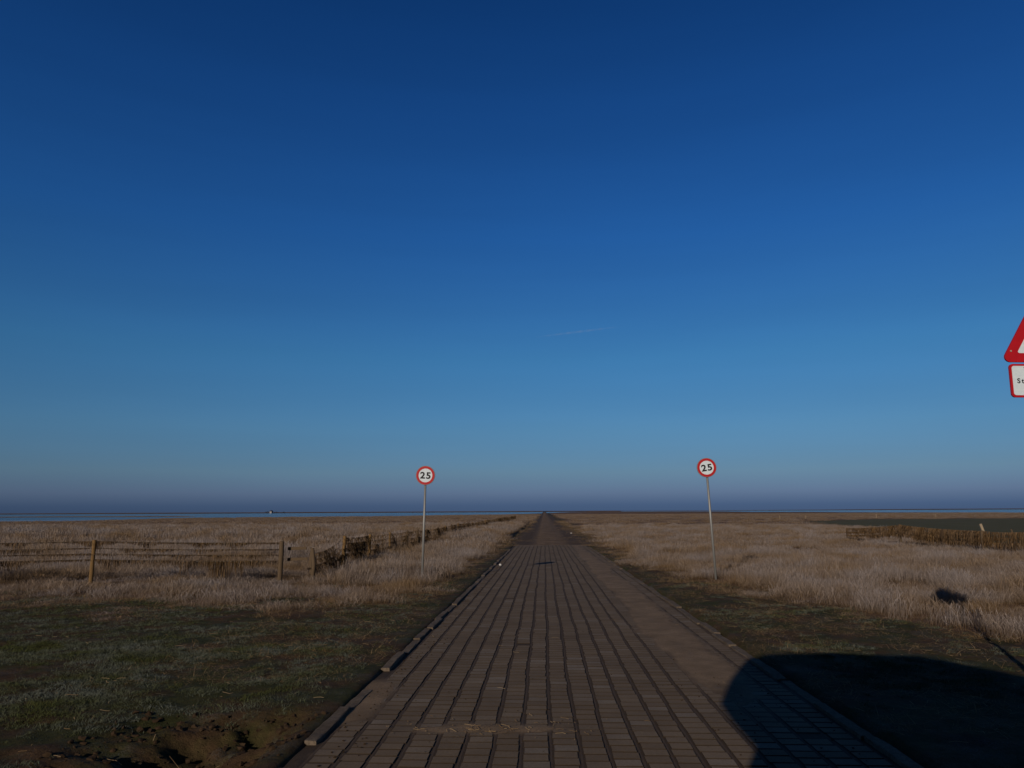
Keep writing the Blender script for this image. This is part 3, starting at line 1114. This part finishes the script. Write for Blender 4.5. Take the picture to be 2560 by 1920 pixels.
def fence(label, posts, levels, sag, cover, length, step, width=.01, thick=.05, seed=5, hmat=None):
    """posts: list of (x, y, top z, radius, lean, material)"""
    x0, y0 = posts[0][0], posts[0][1]
    z0 = gz1(x0, y0)
    root = empty('wire_fence', (x0, y0, z0), 0, label, 'fence')
    for i, (x, y, zt, r_, ln, mt) in enumerate(posts):
        g = gz1(x, y)
        o = post_mb(zt - g, r_, ln, seed + i).build('post', mt, root)
        o.location = (x - x0, y - y0, g - z0)
    wires = []
    for li, lv in enumerate(levels):
        pts = []
        for i, ((xa_, ya_, za_, *_a), (xb_, yb_, zb_, *_b)) in enumerate(zip(posts, posts[1:])):
            for k in range(9):
                f = k / 8
                if k == 8 and i < len(posts) - 2: continue
                s_ = sag(i, li) * 4 * f * (1 - f)
                pts.append((xa_ + (xb_ - xa_) * f, ya_ + (yb_ - ya_) * f, (za_ + (zb_ - za_) * f) - lv - s_))
        wires.append(pts)
        mb = MB().tube([(a - x0, b - y0, c - z0) for a, b, c in pts], .004, 5)
        mb.build('wire', M_wire, root)
    hm = hanging(wires, cover, length, step, hmat or M_hang, width, thick, seed)
    o = link('hanging_grass', hm, None, root)
    o.location = (-x0, -y0, -z0)
    tag(o, None, None, None, 'stuff')
    return root


M_curtain = grass_mat('hanging_straw', (.10, .06, .028), (.20, .125, .06), (.26, .22, .2), (.10, .06, .03), frost_amt=.3, transl=.1, patch=1.2)

# front fence, square to the road, at the left
PA = []
for i, (x, y, zt) in enumerate([(-24.0, 16.9, 1.0), (-19.6, 17.1, .99), (-15.3, 17.4, .97), (-10.96, 17.95, .99), (-6.46, 18.3, .93)]):
    PA.append((x, y, zt, .05 if i < 4 else .06, (.02, 0), M_post if i == 3 else M_postgrey))


def covA(w_, s):
    n = float(vnoise(np.array([s * 1.1]), np.array([w_ * 9.1]), 8)[()][0]) if True else 0
    return min(1, (.9, .85, .85, .95)[w_] + (n - .5) * 1.0)


def lenA(w_, s):
    n = float(vnoise(np.array([s * 2.3]), np.array([w_ * 5.1 + 2]), 18)[0])
    n2 = float(vnoise(np.array([s * .45]), np.array([w_ * 3.1 + 2]), 19)[0])
    return (.11, .09, .10, .20)[w_] * (.25 + 1.5 * n * n) * (1 + (1.3 if n2 > .7 else 0))


fence('wire fence hung with dead grass running square to the road at the left', PA, (.03, .19, .32, .46), lambda i, l: .02,
      covA, lenA, .0035, .012, .06, 5)

# side fence running beside the road into the distance
PB = []
yy = 18.35; i = 0
rr = random.Random(4)
while yy < 175:
    x = -6.4 + .25 * math.sin(yy * .09) + rr.uniform(-.08, .08) - (.25 if yy > 19 else 0) + (.1 if yy < 19 else 0)
    top = float(base(yy)) + .99 + rr.uniform(-.06, .06)
    if i == 1: top -= .30
    PB.append((x, yy, top, rr.uniform(.045, .06), (rr.uniform(-.05, .05), rr.uniform(-.05, .05)), M_post if i in (2, 4) or rr.random() < .12 else M_postgrey))
    yy += (2.0 if i == 0 else 3.9) * rr.uniform(.93, 1.07); i += 1
PB = PB[1:]


def covB(w_, s):
    n = float(vnoise(np.array([s * 1.15]), np.array([w_ * .7]), 28)[0])
    f_ = float(vnoise(np.array([s * 4.3]), np.array([w_ * .8]), 29)[0])
    on = (s < 7 and w_ > 1 and n > .36) or (s < 9 and n > .50) or n > .60
    return (1.0 if f_ > .33 else .25) if on else .12


def lenB(w_, s):
    n = float(vnoise(np.array([s * 1.7]), np.array([w_ * 5.1 + 2]), 38)[0])
    n2 = float(vnoise(np.array([s * 5.5]), np.array([w_ * 2.2]), 39)[0])
    return (.30, .30, .36, .45)[w_] * (.15 + 1.0 * n + .7 * n2)



fence('broken wire fence clogged with dark flood wrack running beside the road at the left', PB, (.05, .22, .38, .56),
      lambda i, l: .12 if i == 0 else .03, covB, lenB, .009, .016, .13, 9)

# the broken corner with planks
bp = empty('broken_fence_rails', (-6.45, 18.45, gz1(-6.45, 18.45)), 0, 'two weathered rails nailed to the corner post beside the collapsed wire', 'fence rail')
zc = gz1(-6.45, 18.45)
for k, (z_, L) in enumerate(((.86, .46), (.58, .50))):
    MB().box((L / 2 + .08, .12, z_ + zc - zc + .02 * k), (L, .035, .075), Euler((0, R(-1.5), R(6))).to_matrix(), bevel=.006).build('rail', M_postgrey, bp)
MB().tube([(.66, .25, -.2), (.70, .26, .45), (.64, .28, .86)], [.06, .05, .045], 10).build('stub_post', M_postgrey, bp)

# right fence with a curtain of hanging grass
PC = [(18.87, 48.0, .50, .035, (0, 0), M_postgrey), (18.45, 40.0, .86, .06, (0, 0), M_postgrey),
      (17.5, 31.0, .78, .06, (0, 0), M_postgrey), (18.6, 29.6, .80, .05, (0, 0), M_postgrey), (20.6, 27.6, .80, .05, (0, 0), M_postgrey), (22.5, 25.4, .82, .05, (0, 0), M_postgrey)]


def lenC(w_, s):
    n = float(vnoise(np.array([s * 2.2]), np.array([w_ * 5.1 + 2]), 48)[0])
    far_ = min(1.0, .38 + s / 17)
    n3 = float(vnoise(np.array([s * 9]), np.array([w_ * 1.1]), 47)[0])
    return (.55, .40, .30)[w_] * (.30 + .7 * n + .6 * n3) * far_


fence('wire fence curtained with hanging dead grass in front of the green field', PC, (.02, .22, .42),
      lambda i, l: .05, lambda w_, s: .45 + .55 * float(vnoise(np.array([s * 3.1]), np.array([w_ * 1.0]), 49)[0] > .35), lenC, .0065, .020, .14, 15, M_curtain)
M_stake = plain('pale_stake_wood', (.36, .29, .20), .8, .1, 10)
lp = empty('leaning_post', (17.62, 31.15, gz1(17.6, 31.1)), 0, 'pale leaning fence post sticking up above the hanging grass', 'post')
MB().tube([(.12, 0, -.2), (.04, 0, .9), (-.05, 0, 1.22)], [.06, .055, .05], 10).build('post', M_stake, lp)
tops = empty('short_post', (18.2, 30.2, gz1(18.2, 30.2)), 0, 'small grey post top just right of the pale leaning post', 'post')
MB().tube([(.03, 0, -.2), (0, 0, .95), (-.03, 0, 1.02)], [.035, .035, .03], 8).build('post', M_postgrey, tops)

# marker stakes in the far marsh
M_stake = plain('pale_stake_wood', (.36, .29, .20), .8, .1, 10)
for (x, y, h_, lab) in [(46.3, 150, .85, 'pale wooden stake in the far marsh, leftmost of the four stakes'),
                        (55.0, 161, .7, 'pale wooden stake in the far marsh, second from the left of the four stakes'),
                        (68.4, 158, .95, 'pale wooden stake at the far edge of the green field, third of the four stakes'),
                        (84.4, 166, .8, 'pale wooden stake at the far edge of the green field, rightmost of the four stakes')]:
    r0 = random.Random(x)
    o = MB().tube([(0, 0, -.3), (r0.uniform(-.03, .03), 0, h_ * .6), (r0.uniform(-.06, .06), 0, h_)], [.07, .06, .055], 8).build('marker_stake', M_stake)
    o.location = (x, y, gz1(x, y))
    tag(o, lab, 'stake', 'marker stakes in the far marsh')

# litter
def lump(name, loc, r_, mat, label, cat, squash=.7, seed=1):
    bm_ = bmesh.new(); bmesh.ops.create_icosphere(bm_, subdivisions=2, radius=r_)
    r0 = random.Random(seed)
    for v in bm_.verts: v.co *= r0.uniform(.82, 1.15); v.co.z *= squash
    mb = MB(); mb.bm.free(); mb.bm = bm_
    o = mb.build(name, mat); o.location = loc
    return tag(o, label, cat)


M_litter = plain('crumpled_paper', (.75, .75, .73), .7, .08, 40)
lump('crumpled_paper', (-1.52, 25.9, float(base(25.9)) + .03), .045, M_litter, 'small crumpled white paper lying by the left kerb', 'litter', .8, 2)
lump('pale_stone', (2.30, 65, gz1(3.2, 65) + .06), .07, M_litter, 'small pale stone at the right edge of the dirt track', 'stone', .5, 3)

# farmstead on its mound across the water, far left
FX, FY = -560, 1520
fz = gz1(FX, FY) - .1
fm = empty('farmhouse', (FX, FY, fz), 0, 'tiny white-walled farmhouse with dark roof far across the water', 'house')
M_roof = plain('dark_roof', (.05, .045, .045), .8, .2, 1)
M_wall = plain('white_wall', (.36, .35, .36), .7, .05, 1)
MB().box((0, 0, 2.0), (4.0, 8, 4.0), bevel=.05).build('wall', M_wall, fm)
MB().prism([(-3.2, 4.0), (3.2, 4.0), (0, 6.0)], -4.4, 4.4).build('roof', M_roof, fm)
M_tree = plain('dark_trees', (.05, .045, .035), .9, .3, .5)


def far_tree(x, h_, wd, lab, seed):
    r0 = random.Random(seed)
    root = empty('far_tree', (x, FY + r0.uniform(-5, 5), fz), 0, lab, 'tree', 'trees beside the far farmhouse')
    MB().tube([(0, 0, -.5), (0, 0, h_ * .5)], [.3, .2], 6).build('trunk', M_tree, root)
    bm_ = bmesh.new()
    for _ in range(140):
        a = r0.uniform(0, 6.28); rr_ = wd / 2 * math.sqrt(r0.random()); z_ = h_ * r0.uniform(.2, 1) * (1 - .4 * (rr_ / wd * 2) ** 2)
        c_ = Vector((math.cos(a) * rr_, math.sin(a) * rr_, z_))
        vs = [bm_.verts.new(c_ + Vector((r0.uniform(-.6, .6), r0.uniform(-.6, .6), r0.uniform(-.5, .5)))) for _ in range(3)]
        bm_.faces.new(vs)
    me = bpy.data.meshes.new('crown'); bm_.to_mesh(me); bm_.free()
    link('crown', me, M_tree, root)


far_tree(FX - 8, 4.8, 8, 'low dark tree clump just left of the far white farmhouse', 1)
far_tree(FX + 8, 4.2, 9, 'low dark tree clump just right of the far white farmhouse', 2)
far_tree(FX + 27, 4.0, 7, 'lone dark tree standing apart to the right of the far farmhouse', 3)

# faint condensation trails high up
m, t, p = new_mat('ice_cloud')
p.inputs['Base Color'].default_value = (.9, .9, .9, 1)
tr = N(t, 'ShaderNodeBsdfTransparent'); ms = N(t, 'ShaderNodeMixShader')
fade = attr_node(t, 'fade').outputs['Fac']
t.links.new(math_(t, 'MULTIPLY', fade, .038), ms.inputs[0])
t.links.new(tr.outputs[0], ms.inputs[1]); t.links.new(p.outputs[0], ms.inputs[2])
t.links.new(ms.outputs[0], t.nodes['Material Output'].inputs[0])


def trail(a, b, r_, label, k):
    a, b = Vector(a), Vector(b); n_ = 40; seg = 12
    d = (b - a).normalized(); up = Vector((0, 0, 1)); s1 = d.cross(up).normalized(); s2 = d.cross(s1).normalized()
    co, fa, fd = [], [], []
    for i in range(n_ + 1):
        f = i / n_; c_ = a + (b - a) * f
        rad = r_ * (.5 + .6 * math.sin(math.pi * f) + .25 * math.sin(i * 2.1 + k))
        for q_ in range(seg):
            t_ = 2 * math.pi * q_ / seg
            co.append(c_ + (s1 * math.cos(t_) + s2 * math.sin(t_)) * rad); fd.append(k * math.sin(math.pi * f) ** .8 * (.7 + .3 * math.sin(i * 1.3)))
    for i in range(n_):
        for q_ in range(seg):
            fa.append((i * seg + q_, i * seg + (q_ + 1) % seg, (i + 1) * seg + (q_ + 1) % seg, (i + 1) * seg + q_))
    me_ = np_mesh('vapour_trail', co, fa, True); attr(me_, 'fade', fd)
    o = link('vapour_trail', me_, m)
    tag(o, label, 'vapour trail', 'faint vapour trails in the sky')


trail((-200, 20000, 4750), (2200, 20000, 5020), 30, 'short faint slanting vapour trail above the middle of the horizon', .8)

# ---------------------------------------------------------------- the tall motorhome standing behind, whose shadow falls over the verge
mh = empty('motorhome', (0, -.5, 0), 0, 'tall white motorhome behind the viewpoint, seen only by its shadow on the right verge', 'motorhome')
M_shell = plain('white_shell', (.75, .75, .73), .4, .03, 2)
M_glass = plain('dark_glass', (.02, .025, .03), .1, .1, 2, spec=.6)
M_rub = plain('black_rubber', (.02, .02, .02), .8, .1, 20)
alc = [(-.97, 2.0), (-.97, 2.22), (-1.22, 2.38), (-1.43, 2.60), (-1.49, 2.95), (-1.47, 3.30), (-1.38, 3.40), (-.4, 3.44), (.5, 3.40), (1.0, 3.2), (1.47, 3.0), (1.48, 2.6), (1.22, 2.38), (.97, 2.22), (.97, 2.0)]
MB().prism(alc, -1.6, 0.0).build('overcab', M_shell, mh)
MB().prism([(-1.45, .45), (1.45, .45), (1.47, 2.98), (1.0, 3.18), (.5, 3.38), (-.4, 3.42), (-1.38, 3.38), (-1.45, 3.28)], -7.5, -1.605).build('body', M_shell, mh)
cb = MB().prism([(-1.0, .4), (1.0, .4), (1.0, 1.25), (.96, 1.995), (-.96, 1.995), (-1.0, 1.25)], -1.6, -.02).build('cab', M_shell, mh)
MB().box((0, -.012, 1.55), (1.6, .03, .62), bevel=.01).build('windscreen', M_glass, cb)
MB().box((0, .03, .5), (1.95, .12, .25), bevel=.03).build('bumper', M_rub, cb)
for s in (-1, 1):
    o = MB().tube([(0, -.01, 0), (0, .03, 0)], .10, 16).build('headlight', M_white, cb); o.location = (s * .75, 0, .8)
for (wx_, wy_) in ((-.85, -.9), (.85, -.9), (-1.2, -5.6), (1.2, -5.6)):
    o = MB().tube([(-.12, 0, 0), (.12, 0, 0)], .36, 24).build('wheel', M_rub, mh); o.location = (wx_, wy_, .36)
